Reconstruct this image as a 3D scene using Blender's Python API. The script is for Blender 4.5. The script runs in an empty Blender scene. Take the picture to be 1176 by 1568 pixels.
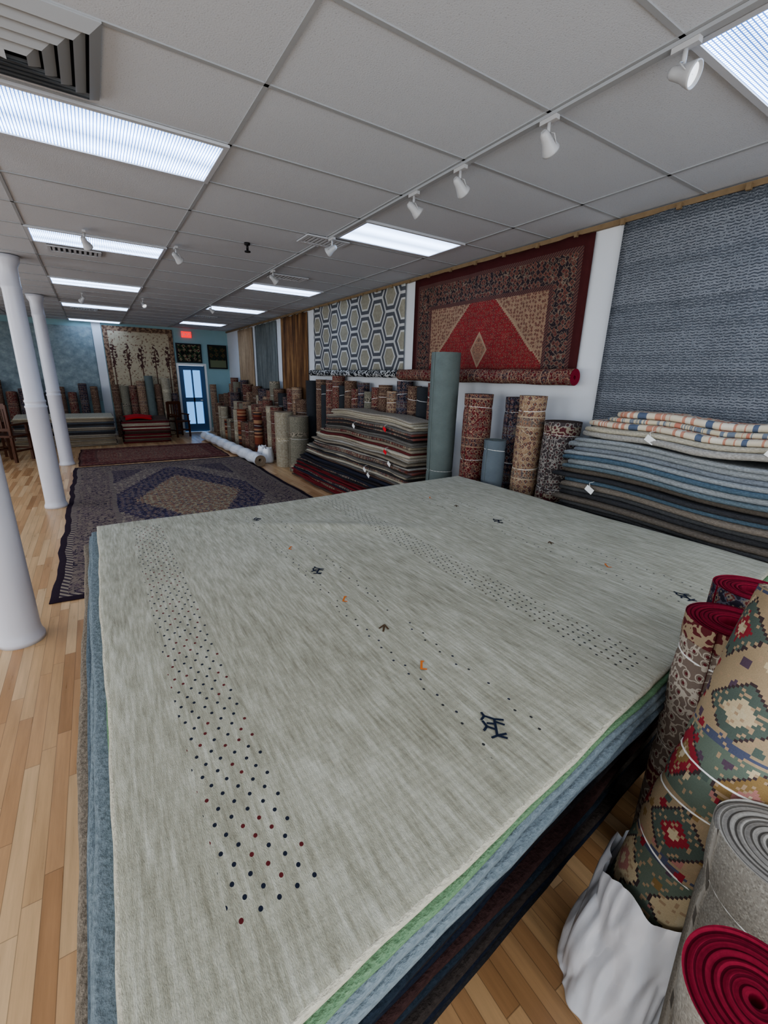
import bpy, bmesh, math, random
from mathutils import Vector, Matrix, noise as mnoise
random.seed(7)
SC=bpy.context.scene
W=3.82; CEIL=3.13; BACK=15.4; FRONT=-3.2; LEFT=-5.2
try:
    SC.view_settings.look='AgX - Medium High Contrast'
except Exception: pass
# ---------------------------------------------------------------- helpers
def lin(c):
    r=[]
    for v in c[:3]:
        v=v/255.0
        r.append(v/12.92 if v<=0.04045 else ((v+0.055)/1.055)**2.4)
    return (r[0],r[1],r[2],1.0)
class E:
    def __init__(s,g,k): s.g=g; s.k=k
    def __add__(s,o): return s.g.m('ADD',s,o)
    def __radd__(s,o): return s.g.m('ADD',o,s)
    def __sub__(s,o): return s.g.m('SUBTRACT',s,o)
    def __rsub__(s,o): return s.g.m('SUBTRACT',o,s)
    def __mul__(s,o): return s.g.m('MULTIPLY',s,o)
    def __rmul__(s,o): return s.g.m('MULTIPLY',o,s)
    def __truediv__(s,o): return s.g.m('DIVIDE',s,o)
    def lt(s,o): return s.g.m('LESS_THAN',s,o)
    def gt(s,o): return s.g.m('GREATER_THAN',s,o)
    def abs(s): return s.g.m('ABSOLUTE',s)
    def floor(s): return s.g.m('FLOOR',s)
    def frac(s): return s.g.m('FRACT',s)
    def sin(s): return s.g.m('SINE',s)
    def sqrt(s): return s.g.m('SQRT',s)
    def min(s,o): return s.g.m('MINIMUM',s,o)
    def max(s,o): return s.g.m('MAXIMUM',s,o)
    def mod(s,o): return s.g.m('FLOORED_MODULO',s,o)
class G:
    def __init__(s,name):
        s.mat=bpy.data.materials.new(name); s.mat.use_nodes=True
        s.nt=s.mat.node_tree; s.N=s.nt.nodes; s.L=s.nt.links
        s.bsdf=s.N['Principled BSDF']
    def put(s,inp,v):
        if isinstance(v,E): s.L.new(v.k,inp)
        elif isinstance(v,tuple) and len(v)==3 and inp.type=='RGBA': inp.default_value=lin(v)
        else: inp.default_value=v
    def m(s,op,a,b=None):
        n=s.N.new('ShaderNodeMath'); n.operation=op
        s.put(n.inputs[0],a)
        if b is not None: s.put(n.inputs[1],b)
        return E(s,n.outputs[0])
    def coord(s,which='UV'):
        t=s.N.new('ShaderNodeTexCoord'); x=s.N.new('ShaderNodeSeparateXYZ')
        s.L.new(t.outputs[which],x.inputs[0])
        return [E(s,o) for o in x.outputs]
    def vec(s,x,y,z=0.0):
        n=s.N.new('ShaderNodeCombineXYZ')
        for i,v in enumerate((x,y,z)): s.put(n.inputs[i],v)
        return E(s,n.outputs[0])
    def noise(s,v,scale,detail=3.0,rough=0.55):
        n=s.N.new('ShaderNodeTexNoise'); s.L.new(v.k,n.inputs['Vector'])
        n.inputs['Scale'].default_value=scale; n.inputs['Detail'].default_value=detail; n.inputs['Roughness'].default_value=rough
        return E(s,n.outputs['Fac'])
    def vor(s,v,scale,feat='F1',rand=1.0,metric='EUCLIDEAN'):
        n=s.N.new('ShaderNodeTexVoronoi'); n.voronoi_dimensions='2D'; n.feature=feat; n.distance=metric
        s.L.new(v.k,n.inputs['Vector']); n.inputs['Scale'].default_value=scale; n.inputs['Randomness'].default_value=rand
        x=s.N.new('ShaderNodeSeparateColor'); s.L.new(n.outputs['Color'],x.inputs[0])
        return E(s,n.outputs['Distance']),E(s,x.outputs[0])
    def white(s,v):
        n=s.N.new('ShaderNodeTexWhiteNoise'); n.noise_dimensions='3D'; s.L.new(v.k,n.inputs['Vector'])
        return E(s,n.outputs['Value'])
    def mix(s,f,a,b):
        n=s.N.new('ShaderNodeMix'); n.data_type='RGBA'
        s.put(n.inputs[0],f); s.put(n.inputs[6],a); s.put(n.inputs[7],b)
        return E(s,n.outputs[2])
    def mul(s,c,f):
        n=s.N.new('ShaderNodeMix'); n.data_type='RGBA'; n.blend_type='MULTIPLY'; n.inputs[0].default_value=1.0
        s.put(n.inputs[6],c); v=s.vec(f,f,f); s.L.new(v.k,n.inputs[7])
        return E(s,n.outputs[2])
    def ramp(s,f,stops,const=False):
        n=s.N.new('ShaderNodeValToRGB'); s.L.new(f.k,n.inputs[0]); cr=n.color_ramp
        if const: cr.interpolation='CONSTANT'
        while len(cr.elements)<len(stops): cr.elements.new(0.5)
        for e,(p,c) in zip(cr.elements,stops): e.position=p; e.color=lin(c)
        return E(s,n.outputs[0])
    def out(s,col,rough=0.9,h=None,bs=0.3,bd=0.01,spec=0.2,metal=0.0,sheen=0.0):
        s.put(s.bsdf.inputs['Base Color'],col); s.put(s.bsdf.inputs['Roughness'],rough)
        s.bsdf.inputs['Specular IOR Level'].default_value=spec; s.bsdf.inputs['Metallic'].default_value=metal
        if sheen: s.bsdf.inputs['Sheen Weight'].default_value=sheen
        if h is not None:
            b=s.N.new('ShaderNodeBump'); b.inputs['Strength'].default_value=bs; b.inputs['Distance'].default_value=bd
            s.L.new(h.k,b.inputs['Height']); s.L.new(b.outputs[0],s.bsdf.inputs['Normal'])
        return s.mat
def plain(name,c,rough=0.6,spec=0.3,metal=0.0,nz=0.0,sc=40):
    g=G(name); col=c
    if nz>0:
        x,y,z=g.coord('Object'); n=g.noise(g.vec(x,y,z),sc)
        col=g.mul(g.mix(0.0,c,c),n*(2*nz)+(1-nz)); return g.out(col,rough,n,0.2,0.004,spec,metal)
    g.put(g.bsdf.inputs['Base Color'],c); return g.out(c,rough,None,spec=spec,metal=metal)
def newobj(name,me,parent=None):
    o=bpy.data.objects.new(name,me); SC.collection.objects.link(o)
    if parent: o.parent=parent
    return o
def empty(name,loc=(0,0,0)):
    o=bpy.data.objects.new(name,None); o.empty_display_size=0.1; SC.collection.objects.link(o)
    return o
class MB:
    """mesh builder in world coordinates with material slots and uv in metres"""
    def __init__(s): s.v=[]; s.f=[]; s.mi=[]; s.uv=[]; s.sm=[]; s.mats=[]
    def mat(s,m):
        if m not in s.mats: s.mats.append(m)
        return s.mats.index(m)
    def face(s,idx,m,uvs=None,smooth=False):
        s.f.append(tuple(idx)); s.mi.append(s.mat(m)); s.uv.append(uvs or [(s.v[i][0],s.v[i][1]) for i in idx]); s.sm.append(smooth)
    def quad(s,pts,m,uvs=None):
        b=len(s.v); s.v+= [tuple(p) for p in pts]; s.face(range(b,b+len(pts)),m,uvs or [(p[0],p[1]) for p in pts])
    def box(s,x0,x1,y0,y1,z0,z1,m,M=None):
        c=[Vector((x,y,z)) for z in (z0,z1) for y in (y0,y1) for x in (x0,x1)]
        if M: c=[M@p for p in c]
        b=len(s.v); s.v+=[tuple(p) for p in c]
        for q,ax in (((0,2,3,1),2),((4,5,7,6),2),((0,1,5,4),1),((2,6,7,3),1),((0,4,6,2),0),((1,3,7,5),0)):
            uv=[]
            for i in q:
                p=c[i]; uv.append((p[1],p[2]) if ax==0 else (p[0],p[2]) if ax==1 else (p[0],p[1]))
            s.face([b+i for i in q],m,uv)
    def lathe(s,prof,M,m,n=24,cap=True):
        b=len(s.v)
        for (r,z) in prof:
            for i in range(n):
                a=2*math.pi*i/n; s.v.append(tuple(M@Vector((r*math.cos(a),r*math.sin(a),z))))
        for j in range(len(prof)-1):
            for i in range(n):
                k=(i+1)%n
                s.face((b+j*n+i,b+j*n+k,b+(j+1)*n+k,b+(j+1)*n+i),m,None,True)
        if cap:
            s.face([b+i for i in range(n)][::-1],m); e=b+(len(prof)-1)*n; s.face([e+i for i in range(n)],m)
    def tube(s,pts,r,m,n=6,closed=False):
        b=len(s.v); P=[Vector(p) for p in pts]; K=len(P)
        for j in range(K):
            if closed: t=P[(j+1)%K]-P[j-1]
            else: t=P[min(j+1,K-1)]-P[max(j-1,0)]
            t.normalize(); a=t.orthogonal().normalized() if abs(t.z)>0.95 else t.cross(Vector((0,0,1))).normalized(); c=t.cross(a)
            for i in range(n):
                w=2*math.pi*i/n; s.v.append(tuple(P[j]+a*(r*math.cos(w))+c*(r*math.sin(w))))
        for j in range(K if closed else K-1):
            j2=(j+1)%K
            for i in range(n):
                k=(i+1)%n; s.face((b+j*n+i,b+j2*n+i,b+j2*n+k,b+j*n+k),m,None,True)
        if not closed:
            s.face([b+i for i in range(n)],m); s.face([b+(K-1)*n+i for i in range(n)][::-1],m)
    def build(s,name,parent=None):
        me=bpy.data.meshes.new(name); me.from_pydata(s.v,[],s.f)
        for m in s.mats: me.materials.append(m)
        me.polygons.foreach_set('material_index',s.mi); me.polygons.foreach_set('use_smooth',s.sm)
        ul=me.uv_layers.new(name='UVMap'); flat=[]
        for u in s.uv:
            for a in u: flat+= [a[0],a[1]]
        ul.data.foreach_set('uv',flat); me.update()
        return newobj(name,me,parent)
def axisM(base,top):
    base=Vector(base); d=(Vector(top)-base).normalized(); q=d.to_track_quat('Z','Y')
    return Matrix.Translation(base)@q.to_matrix().to_4x4()
# ---------------------------------------------------------------- materials
def floral(g,px,py,sc,bg,c1,c2,c3):
    q=0.06/sc; px=(px/q).floor()*q; py=(py/q).floor()*q
    v=g.vec(px,py); wob=g.noise(v,sc*2.2,2.0)
    vine=(g.noise(v,sc*0.9,1.0)-0.5).abs().lt(0.02)
    col=g.mix(vine,bg,c3)
    d,r=g.vor(v,sc,'F1',0.55,'MANHATTAN'); d=d+(wob-0.5)*0.5
    col=g.mix(d.lt(0.5),col,c3); col=g.mix(d.lt(0.42),col,g.mix(r.gt(.5),c1,c2)); col=g.mix(d.lt(0.27),col,g.mix(r.gt(.5),c2,c1)); col=g.mix(d.lt(0.12),col,bg)
    d2,r2=g.vor(v,sc*2.6,'F1',1.0,'MANHATTAN')
    col=g.mix(d2.lt(0.2),col,g.mix(r2.gt(.5),c2,c3))
    return col
def pile(g,x,y,col,rough=0.95,fs=260,amt=0.3,bs=0.3):
    n=g.noise(g.vec(x,y),fs,2.0); n2=g.noise(g.vec(x,y),9,2.0)
    return g.out(g.mul(col,n*amt+(1-amt*0.5)+(n2-0.5)*0.35),rough,n,bs,0.004,0.1)
def persian(name,cx,cy,w,h,P,medal=None,bord=0.36,sc=9,plainout=0.0,gs=14):
    g=G(name); u,v,_=g.coord('UV'); x=u-cx; y=v-cy; ax=x.abs(); ay=y.abs()
    d=(w/2-ax).min(h/2-ay)
    field=floral(g,ax,ay,sc,P['field'],P['a'],P['b'],P['c'])
    if medal:
        a,b=medal['a'],medal['b']; st=medal.get('st',0.05)
        qx=(ax/st).floor()*st; qy=(ay/st).floor()*st
        k=qx/a+qy/b
        mf=floral(g,ax+3.3,ay,sc*1.1,medal['col'],*medal.get('ma',(P['b'],P['a'],P['c'])))
        if 'col2' in medal:
            mf2=floral(g,ax+5.3,ay,sc*1.1,medal['col2'],*medal.get('ma2',(P['a'],P['c'],P['b'])))
            mf=g.mix(k.lt(medal.get('k2',0.55)),mf,mf2)
        if 'core' in medal:
            kk=ax/medal['core'][0]+(y-medal['core'][2]).abs()/medal['core'][1]
            mf=g.mix(kk.lt(1.0),mf,P['c']); mf=g.mix(kk.lt(.8),mf,floral(g,ax+1.3,ay,sc*1.4,medal['core'][3],P['a'],P['c'],P['b']))
        field=g.mix(k.lt(1.0),field,P['c']); field=g.mix(k.lt(0.965),field,mf)
        sp=medal.get('corner')
        if sp:
            k2=(w/2-bord-qx)/a+(h/2-bord-qy)/b
            field=g.mix(k2.lt(medal.get('kc',0.75)),field,floral(g,ax+1.1,ay+7,sc,sp,P['a'],P['c'],P['b']))
    bt=floral(g,ax,ay,sc*P.get('bs',0.8),P['border'],P['a'],P['b'],P.get('bc',P['field']))
    gd=((x+y)*gs).frac().lt(0.5); guard=g.mix(gd,P.get('g1',P['b']),P.get('g2',P['c']))
    col=g.mix(d.lt(bord),field,guard); col=g.mix(d.lt(bord*0.9),col,bt); col=g.mix(d.lt(bord*0.2+plainout),col,guard)
    col=g.mix(d.lt(bord*0.1+plainout),col,P['edge'])
    return pile(g,u,v,col)
def rollmat(name,bg,a,b,c,sc=19,kind='floral'):
    g=G(name); u,v,_=g.coord('UV')
    if kind=='floral':
        col=floral(g,u,v,sc,bg,a,b,c)
        band=(v/0.5).frac(); col=g.mix(band.lt(0.2),col,floral(g,u+4,v,sc*1.4,b,a,bg,c)); col=g.mix(band.lt(0.025),col,c); col=g.mix((band-.2).abs().lt(0.012),col,c)
    elif kind=='stripe':
        k=g.white(g.vec((v*26).floor(),0.0)); col=g.ramp(k,[(0,bg),(0.35,a),(0.6,b),(0.85,c)],True)
    elif kind=='plain':
        n=g.noise(g.vec(u,v*6),30); col=g.mix(n,bg,a)
    elif kind=='tweed':
        n=g.noise(g.vec(u*1.5,v),110,3.0,.7); n3=g.white(g.vec((u*260).floor(),(v*260).floor())); col=g.mix((n-.3)*2.0,bg,a); col=g.mix(n3.gt(.8)*0.4,col,b); col=g.mix(n3.lt(.12)*.4,col,c)
    elif kind=='damask':
        n=(g.noise(g.vec(u,v),sc,1.5)-0.5).abs(); d,r=g.vor(g.vec(u,v),sc*0.9,'F1',0.6)
        col=g.mix(n.lt(0.035),bg,a); col=g.mix((d-0.28).abs().lt(0.04),col,a); col=g.mix(d.lt(0.12),col,b)
        bb=(v/0.62).frac().lt(0.14); col=g.mix(bb,col,g.mix(n.lt(0.06),b,c))
    elif kind=='kilim':
        q=0.008; s_=0.2; uu=(u/q).floor()*q; vv=(v/q).floor()*q
        row=(vv/s_).floor(); off=row*0.5; cu=(uu/s_+off)
        fu=(cu.frac()-0.5).abs(); fv=((vv/s_).frac()-0.5).abs(); k=fu+fv
        idn=g.white(g.vec(cu.floor(),row,1.0)); idm=g.white(g.vec(cu.floor(),row,5.0)); idr=g.white(g.vec(0.0,row,9.0))
        pal=[(0,(138,50,58)),(0.22,(84,94,86)),(0.42,(180,164,134)),(0.6,(132,108,72)),(0.75,(88,72,84)),(0.88,(160,114,106))]
        pal2=[(0,(104,88,72)),(0.25,(152,134,108)),(0.5,(98,108,96)),(0.7,(124,102,80)),(0.85,(136,122,90))]
        col=g.ramp(idr,pal2,True); col=g.mix(k.lt(0.46),col,(70,58,58)); col=g.mix(k.lt(0.42),col,g.ramp(idn,pal,True))
        col=g.mix(k.lt(0.22),col,g.ramp(idm,pal,True)); col=g.mix(k.lt(0.1),col,(182,168,140))
        zz=(((vv/0.4).frac()-0.02).abs()+fu*0.1).lt(0.05); col=g.mix(zz,col,(80,84,102))
        spk=g.white(g.vec((u/q).floor(),(v/q).floor(),3.0)); col=g.mix(spk.gt(0.88),col,(158,136,110))
        d,r=g.vor(g.vec(uu,vv),16,'F1',0.8); col=g.mix(d.lt(0.2)*(k.gt(0.46)),col,g.ramp(r,pal,True))
    return pile(g,u,v,col,fs=300,amt=0.35)
def endmat(name,c,dark,th=0.012):
    g=G(name); x,y,_=g.coord('UV')
    rr=(x*x+y*y).sqrt(); an=g.m('ARCTAN2',y,x)/(2*math.pi)
    k=((rr/th)-an).frac(); e=(k-0.5).abs()
    col=g.mix(e.gt(0.34),c,dark); n=g.noise(g.vec(x,y),120)
    return g.out(g.mul(col,n*0.6+0.7),0.95,e*(-1.0),0.6,0.006,0.1)
RED=(120,34,40);NAVY=(34,36,58);TAN=(176,148,112);CREAM=(206,196,172);BRN=(74,54,44)
RM={'red':rollmat('red_floral_pile',(100,40,43),(134,104,86),(66,52,60),(148,126,106)),
'navy':rollmat('navy_floral_pile',(48,44,54),(102,54,52),(122,112,100),(90,88,98)),
'damask':rollmat('charcoal_damask_pile',(74,66,66),(144,138,130),(92,52,54),(154,144,126),20,'damask'),
'tan':rollmat('tan_floral_pile',(146,120,96),(120,72,60),(90,80,80),(170,152,128)),
'brown':rollmat('brown_floral_pile',(92,66,58),(124,100,80),(72,56,54),(142,122,102)),
'cream':rollmat('cream_pile',(168,160,142),(148,138,118),(158,146,122),(190,180,158),18,'damask'),
'olive':rollmat('olive_grey_pile',(120,116,102),(136,130,114),(98,94,82),(160,150,132),18,'damask'),
'grey':rollmat('grey_green_backing',(98,107,104),(112,121,117),CREAM,CREAM,10,'plain'),
'slate':rollmat('slate_blue_pile',(94,102,108),(106,114,119),CREAM,CREAM,10,'plain'),
'black':rollmat('charcoal_pile',(48,50,54),(66,68,70),CREAM,CREAM,10,'plain'),
'rust':rollmat('rust_stripe_pile',(130,72,54),(164,126,96),(92,50,46),(70,60,62),10,'stripe'),
'kilim':rollmat('kilim_weave',RED,TAN,NAVY,CREAM,10,'kilim'),
'tweed':rollmat('grey_tweed_pile',(138,133,124),(164,159,148),(186,181,170),(104,98,90),10,'tweed'),
'taupe':rollmat('taupe_damask_pile',(118,104,94),(172,162,148),(98,48,50),(154,136,112),24,'damask')}
EM={'red':endmat('crimson_backing_spiral',(132,36,54),(82,18,32)),'tan':endmat('tan_spiral',(156,140,120),(100,84,70)),
'grey':endmat('grey_spiral',(160,156,148),(100,96,90),0.014),'dark':endmat('dark_spiral',(92,78,72),(46,38,38)),'gg':endmat('greygreen_spiral',(112,120,116),(76,82,80))}
m_string=plain('white_string',(232,230,224),0.8)
m_white=plain('white_paint',(222,222,220),0.45,0.4)
m_tag=plain('paper_tag',(236,236,232),0.7); m_redtag=plain('red_tag',(214,40,48),0.6)
m_wood=plain('dark_wood',(78,44,26),0.45,0.4,0,0.25,18)
m_black=plain('black_plastic',(22,22,24),0.5)
m_metal=plain('painted_metal',(190,192,196),0.4,0.5)
# ---------------------------------------------------------------- room
def floor_mat():
    g=G('oak_strip_floor'); x,y,_=g.coord('UV')
    pw=0.06; row=(x/pw).floor(); ro=g.white(g.vec(row,3.0)); L=0.8
    yy=(y/L+ro*7.3); pl=yy.floor(); t=g.white(g.vec(row,pl,2.0))
    col=g.ramp(t,[(0,(170,128,88)),(0.2,(190,148,106)),(0.6,(204,166,122)),(1,(216,182,140))])
    gr=g.noise(g.vec(x*38+t*40,y*2.2,t*9),1.0,5.0,0.65)
    rings=((g.noise(g.vec(x*9+t*31,y*0.8),1.0,2.0)*14).sin())*0.5+0.5
    gx=((x/pw).frac()-0.5).abs().gt(0.478); gy=((yy.frac()-0.5).abs()).gt(0.498); gap=gx.max(gy)
    col=g.mul(col,gr*0.65+0.6+rings*0.1); col=g.mul(col,1.0-gap*0.4)
    return g.out(col,gr*0.22+0.2,(gap*(-1.0)+gr*0.05),0.35,0.003,0.45)
mb=MB(); mb.quad([(LEFT,FRONT,0),(W,FRONT,0),(W,BACK,0),(LEFT,BACK,0)],floor_mat()); mb.build('floor')
def ceil_mat():
    g=G('acoustic_tile'); x,y,_=g.coord('UV'); n=g.noise(g.vec(x,y),140,3.0); s=n.lt(0.36)
    col=g.mix(s,(196,199,204),(172,174,178)); return g.out(col,0.95,n,0.3,0.004,0.1)
mb=MB(); mb.box(LEFT,W,FRONT,BACK,CEIL,CEIL+0.08,ceil_mat()); mb.build('ceiling')
m_wall=plain('white_wall_paint',(214,216,218),0.7,0.2,0,0.05,4); m_teal=plain('teal_wall_paint',(142,172,176),0.7,0.2,0,0.06,4)
mb=MB(); mb.box(W,W+0.15,FRONT,BACK,0,CEIL,m_wall); mb.build('wall_right')
DX0,DX1,DH=2.28,3.04,2.06
mb=MB(); mb.box(LEFT,DX0,BACK,BACK+0.15,0,CEIL,m_teal); mb.box(DX1,W,BACK,BACK+0.15,0,CEIL,m_teal); mb.box(DX0,DX1,BACK,BACK+0.15,DH,CEIL,m_teal); mb.build('wall_back')
mb=MB() # left wall out of view, windows added to let light in
ws=[(-1.6,1.4),(3.0,6.0),(7.6,10.6)]; y=FRONT
for a,b in ws:
    mb.box(LEFT-0.15,LEFT,y,a,0,CEIL,m_wall); mb.box(LEFT-0.15,LEFT,a,b,0,0.7,m_wall); mb.box(LEFT-0.15,LEFT,a,b,2.7,CEIL,m_wall); y=b
mb.box(LEFT-0.15,LEFT,y,BACK,0,CEIL,m_wall); mb.build('wall_left')
for a,b in ws:
    mb=MB(); x0,x1=LEFT-0.1,LEFT-0.04
    for yy in (a,(a+b)/2-0.03,b-0.06): mb.box(x0,x1,yy,yy+0.06,0.7,2.7,m_white)
    for zz in (0.7,1.9,2.64): mb.box(x0,x1,a,b,zz,zz+0.06,m_white)
    mb.build('added_window_1' if a<0 else ('added_window_2' if a<5 else 'added_window_3'))
mb=MB() # front wall behind camera, wide window opening added to let light in
mb.box(LEFT,-3.9,FRONT-0.15,FRONT,0,CEIL,m_wall); mb.box(3.0,W,FRONT-0.15,FRONT,0,CEIL,m_wall)
mb.box(-3.9,3.0,FRONT-0.15,FRONT,0,0.5,m_wall); mb.box(-3.9,3.0,FRONT-0.15,FRONT,2.8,CEIL,m_wall); mb.build('wall_front')
mb=MB()
for xx in (-3.9,-1.6,0.7,2.94): mb.box(xx,xx+0.06,FRONT-0.1,FRONT-0.04,0.5,2.8,m_white)
mb.box(-3.9,3.0,FRONT-0.1,FRONT-0.04,0.5,0.56,m_white); mb.box(-3.9,3.0,FRONT-0.1,FRONT-0.04,2.74,2.8,m_white); mb.build('added_window_4')
def fill_lamp(name,loc,rot,sx,sy,e):  # area lamps added at the unseen window openings to brighten the room
    l=bpy.data.lights.new(name,'AREA'); l.shape='RECTANGLE'; l.size=sx; l.size_y=sy; l.energy=e; l.color=(.93,.96,1.0)
    o=bpy.data.objects.new(name,l); SC.collection.objects.link(o); o.location=loc; o.rotation_euler=rot
fill_lamp('added_window_fill',(-.45,FRONT-.12,1.65),(math.pi/2,0,0),6.8,2.2,185)
for a,b in ws: fill_lamp('added_window_fill',(LEFT-.12,(a+b)/2,1.7),(math.pi/2,0,-math.pi/2),2.9,1.9,90)
mb=MB(); mb.box(W-0.02,W,FRONT,BACK,0,0.12,m_white); mb.build('baseboard_right')
mb=MB(); mb.box(LEFT,DX0-0.08,BACK-0.02,BACK,0,0.12,m_white); mb.box(DX1+0.08,W-0.02,BACK-0.02,BACK,0,0.12,m_white); mb.build('baseboard_back')
m_brass=plain('aged_wood_trim',(132,112,86),0.6,0.2,0,0.2,20)
mb=MB(); mb.box(W-0.035,W,FRONT,BACK,CEIL-0.05,CEIL-0.012,m_brass)
yy=-1.0
while yy<14:
    mb.box(W-0.06,W-0.035,yy,yy+0.03,CEIL-0.065,CEIL-0.03,m_brass); yy+=0.42
mb.build('trim_1')
# ceiling grid
Ys=[3.10,3.72,5.76,6.34,8.50,9.10,11.40,12.0,14.70,15.3]
gy=[-2.98,-2.37,-1.76,-1.15,-0.55,0.03,0.60,1.20,1.81,2.43]+Ys
def fill(a,b,n): return [a+(b-a)*i/n for i in range(1,n)]
gy+=fill(3.72,5.76,3)+fill(6.34,8.5,3)+fill(9.1,11.4,4)+fill(12.0,14.7,4)
gx=[-4.01,-2.79,-1.57,-0.35,0.87,2.10,3.30]
m_tbar=plain('ceiling_grid_metal',(160,162,164),0.5,0.3)
mb=MB()
for x in gx: mb.box(x-0.011,x+0.011,FRONT,BACK,CEIL-0.006,CEIL,m_tbar)
for y in gy: mb.box(LEFT,W,y-0.011,y+0.011,CEIL-0.006,CEIL,m_tbar)
mb.build('trim_2')
def light_mat(name,st):
    g=G(name); x,y,_=g.coord('UV')
    p=0.016; gx_=(x/p).frac().lt(0.3); gy_=(y/p).frac().lt(0.3); gg=gx_.max(gy_)
    big=(((y/0.3).frac()-0.5).abs()*2)
    f=(1.0-gg*0.75)*(big*0.7+0.5)
    em=g.N.new('ShaderNodeEmission'); col=g.mix(gg,(202,226,255),(98,148,240)); g.L.new(col.k,em.inputs[0]); g.L.new((f*st).k,em.inputs[1])
    g.L.new(em.outputs[0],g.N['Material Output'].inputs[0]); return g.mat
LM=light_mat('troffer_louvre_glow',9.0)
def troffer(x0,x1,y0,y1):
    mb=MB(); z=CEIL-0.012
    mb.quad([(x0+.03,y0+.03,z),(x0+.03,y1-.03,z),(x1-.03,y1-.03,z),(x1-.03,y0+.03,z)],LM)
    for a in ((x0,x1,y0,y0+.03),(x0,x1,y1-.03,y1),(x0,x0+.03,y0+.03,y1-.03),(x1-.03,x1,y0+.03,y1-.03)): mb.box(*a,CEIL-0.02,CEIL-0.001,m_metal)
    mb.build('fluorescent_troffer')
for i in range(0,10,2): troffer(-0.35,0.87,Ys[i],Ys[i+1])
for a,b in ((0.60,1.20),(3.70,4.28),(6.98,7.52),(9.75,10.4),(13.1,13.8)): troffer(2.15,3.29,a,b)
for a in (-1.76,): troffer(-0.35,0.87,a,a+0.61); troffer(2.15,3.3,a,a+.61)
for a in (-1.76,1.2,4.4,7.4,10.2,13.3): troffer(-4.01,-2.79,a,a+0.6)
# ceiling diffuser (concentric square cones)
mb=MB(); cx,cy=-0.08,2.72
for i,s in enumerate((0.30,0.245,0.19,0.135,0.08)):
    zo=CEIL-0.012-i*0.009
    a=[(cx-s,cy-s,zo),(cx+s,cy-s,zo),(cx+s,cy+s,zo),(cx-s,cy+s,zo)]; s2=s-0.045
    b=[(cx-s2,cy-s2,zo-0.028),(cx+s2,cy-s2,zo-0.028),(cx+s2,cy+s2,zo-0.028),(cx-s2,cy+s2,zo-0.028)]
    for k in range(4):
        j=(k+1)%4; mb.quad([a[k],a[j],b[j],b[k]],m_tbar); mb.quad([(a[k][0],a[k][1],zo+0.012),(a[j][0],a[j][1],zo+0.012),a[j],a[k]],m_tbar)
mb.quad([(cx-.28,cy-.28,CEIL-.003),(cx-.28,cy+.28,CEIL-.003),(cx+.28,cy+.28,CEIL-.003),(cx+.28,cy-.28,CEIL-.003)],m_black)
mb.build('ceiling_air_diffuser')
def vent(x,y,w=0.5,d=0.28):
    mb=MB()
    mb.box(x,x+w,y,y+d,CEIL-0.006,CEIL-0.002,m_black)
    for a in ((x,x+w,y,y+.03),(x,x+w,y+d-.03,y+d),(x,x+.03,y+.03,y+d-.03),(x+w-.03,x+w,y+.03,y+d-.03)): mb.box(*a,CEIL-0.018,CEIL-0.001,m_metal)
    n=9
    for i in range(n):
        xx=x+0.03+(w-0.06)*(i+0.5)/n; mb.box(xx-.012,xx+.012,y+.03,y+d-.03,CEIL-0.016,CEIL-0.006,m_metal)
    mb.build('ceiling_air_vent')
vent(-0.22,6.45); vent(1.9,4.36,.45); vent(2.2,6.2); vent(-0.2,12.2); vent(2.2,11.6)
mb=MB(); mb.box(2.105,2.14,-1.0,4.35,CEIL-0.022,CEIL-0.007,m_tbar); mb.box(2.105,2.14,4.65,15.0,CEIL-0.022,CEIL-0.007,m_tbar); mb.build('lighting_track')
m_glow=G('lamp_reflector'); m_glow.out((240,244,250),0.3,None,spec=0.5); m_glow.bsdf.inputs['Emission Color'].default_value=(1,1,1,1); m_glow.bsdf.inputs['Emission Strength'].default_value=0.9; m_glow=m_glow.mat
m_spot=plain('spotlight_enamel',(180,180,180),0.4,0.4)
def spot(x,y,d,s=.74):
    mb=MB(); z=CEIL-0.022
    mb.box(x-.014,x+.014,y-.05,y+.05,z-.02,z,m_spot)
    mb.lathe([(.009,-.085*s),(.009,0)],Matrix.Translation((x,y,z-.015)),m_spot,12)
    d=Vector(d).normalized(); c=Vector((x,y,z-.13*s)); M=axisM(c-d*0.05*s,c+d)@Matrix.Scale(s,4)
    mb.lathe([(.018,-.02),(.03,0),(.034,.03),(.04,.06),(.052,.09),(.06,.115),(.06,.125),(.054,.125),(.048,.105),(.01,.1)],M,m_spot,24,True)
    mb.lathe([(.05,.108),(.003,.11)],M,m_glow,24,False)
    e=d.cross(Vector((0,0,1)))
    if e.length<.1: e=Vector((1,0,0))
    e.normalize()
    for k in (-1,1): mb.tube([c+e*0.05*k*s+d*0.04*s,c+e*0.05*k*s+Vector((0,0,.03*s)),Vector((x,y,z-.08*s))],0.003,m_spot,6)
    mb.build('track_spotlight')
for x,y,d in ((2.122,1.19,(.1,-.8,-.35)),(2.122,1.82,(.75,.1,-.5)),(2.122,2.48,(.8,.1,-.5)),(2.122,2.97,(.7,-.2,-.5)),(2.122,4.3,(-.5,.6,-.4)),(2.122,6.0,(.8,.2,-.5)),(2.122,9.6,(.7,0,-.5)),(0.12,5.56,(.3,.5,-.5)),(0.93,5.6,(.6,.4,-.5)),(0.04,9.83,(-.5,.5,-.6)),(.96,9.7,(.3,-.6,-.6))): spot(x,y,d)
mb=MB(); mb.lathe([(.03,0),(.028,-.02),(.012,-.025),(.012,-.07),(.03,-.075),(.03,-.085)],Matrix.Translation((1.53,5.06,CEIL)),m_black,16); mb.build('ceiling_sprinkler')
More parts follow.
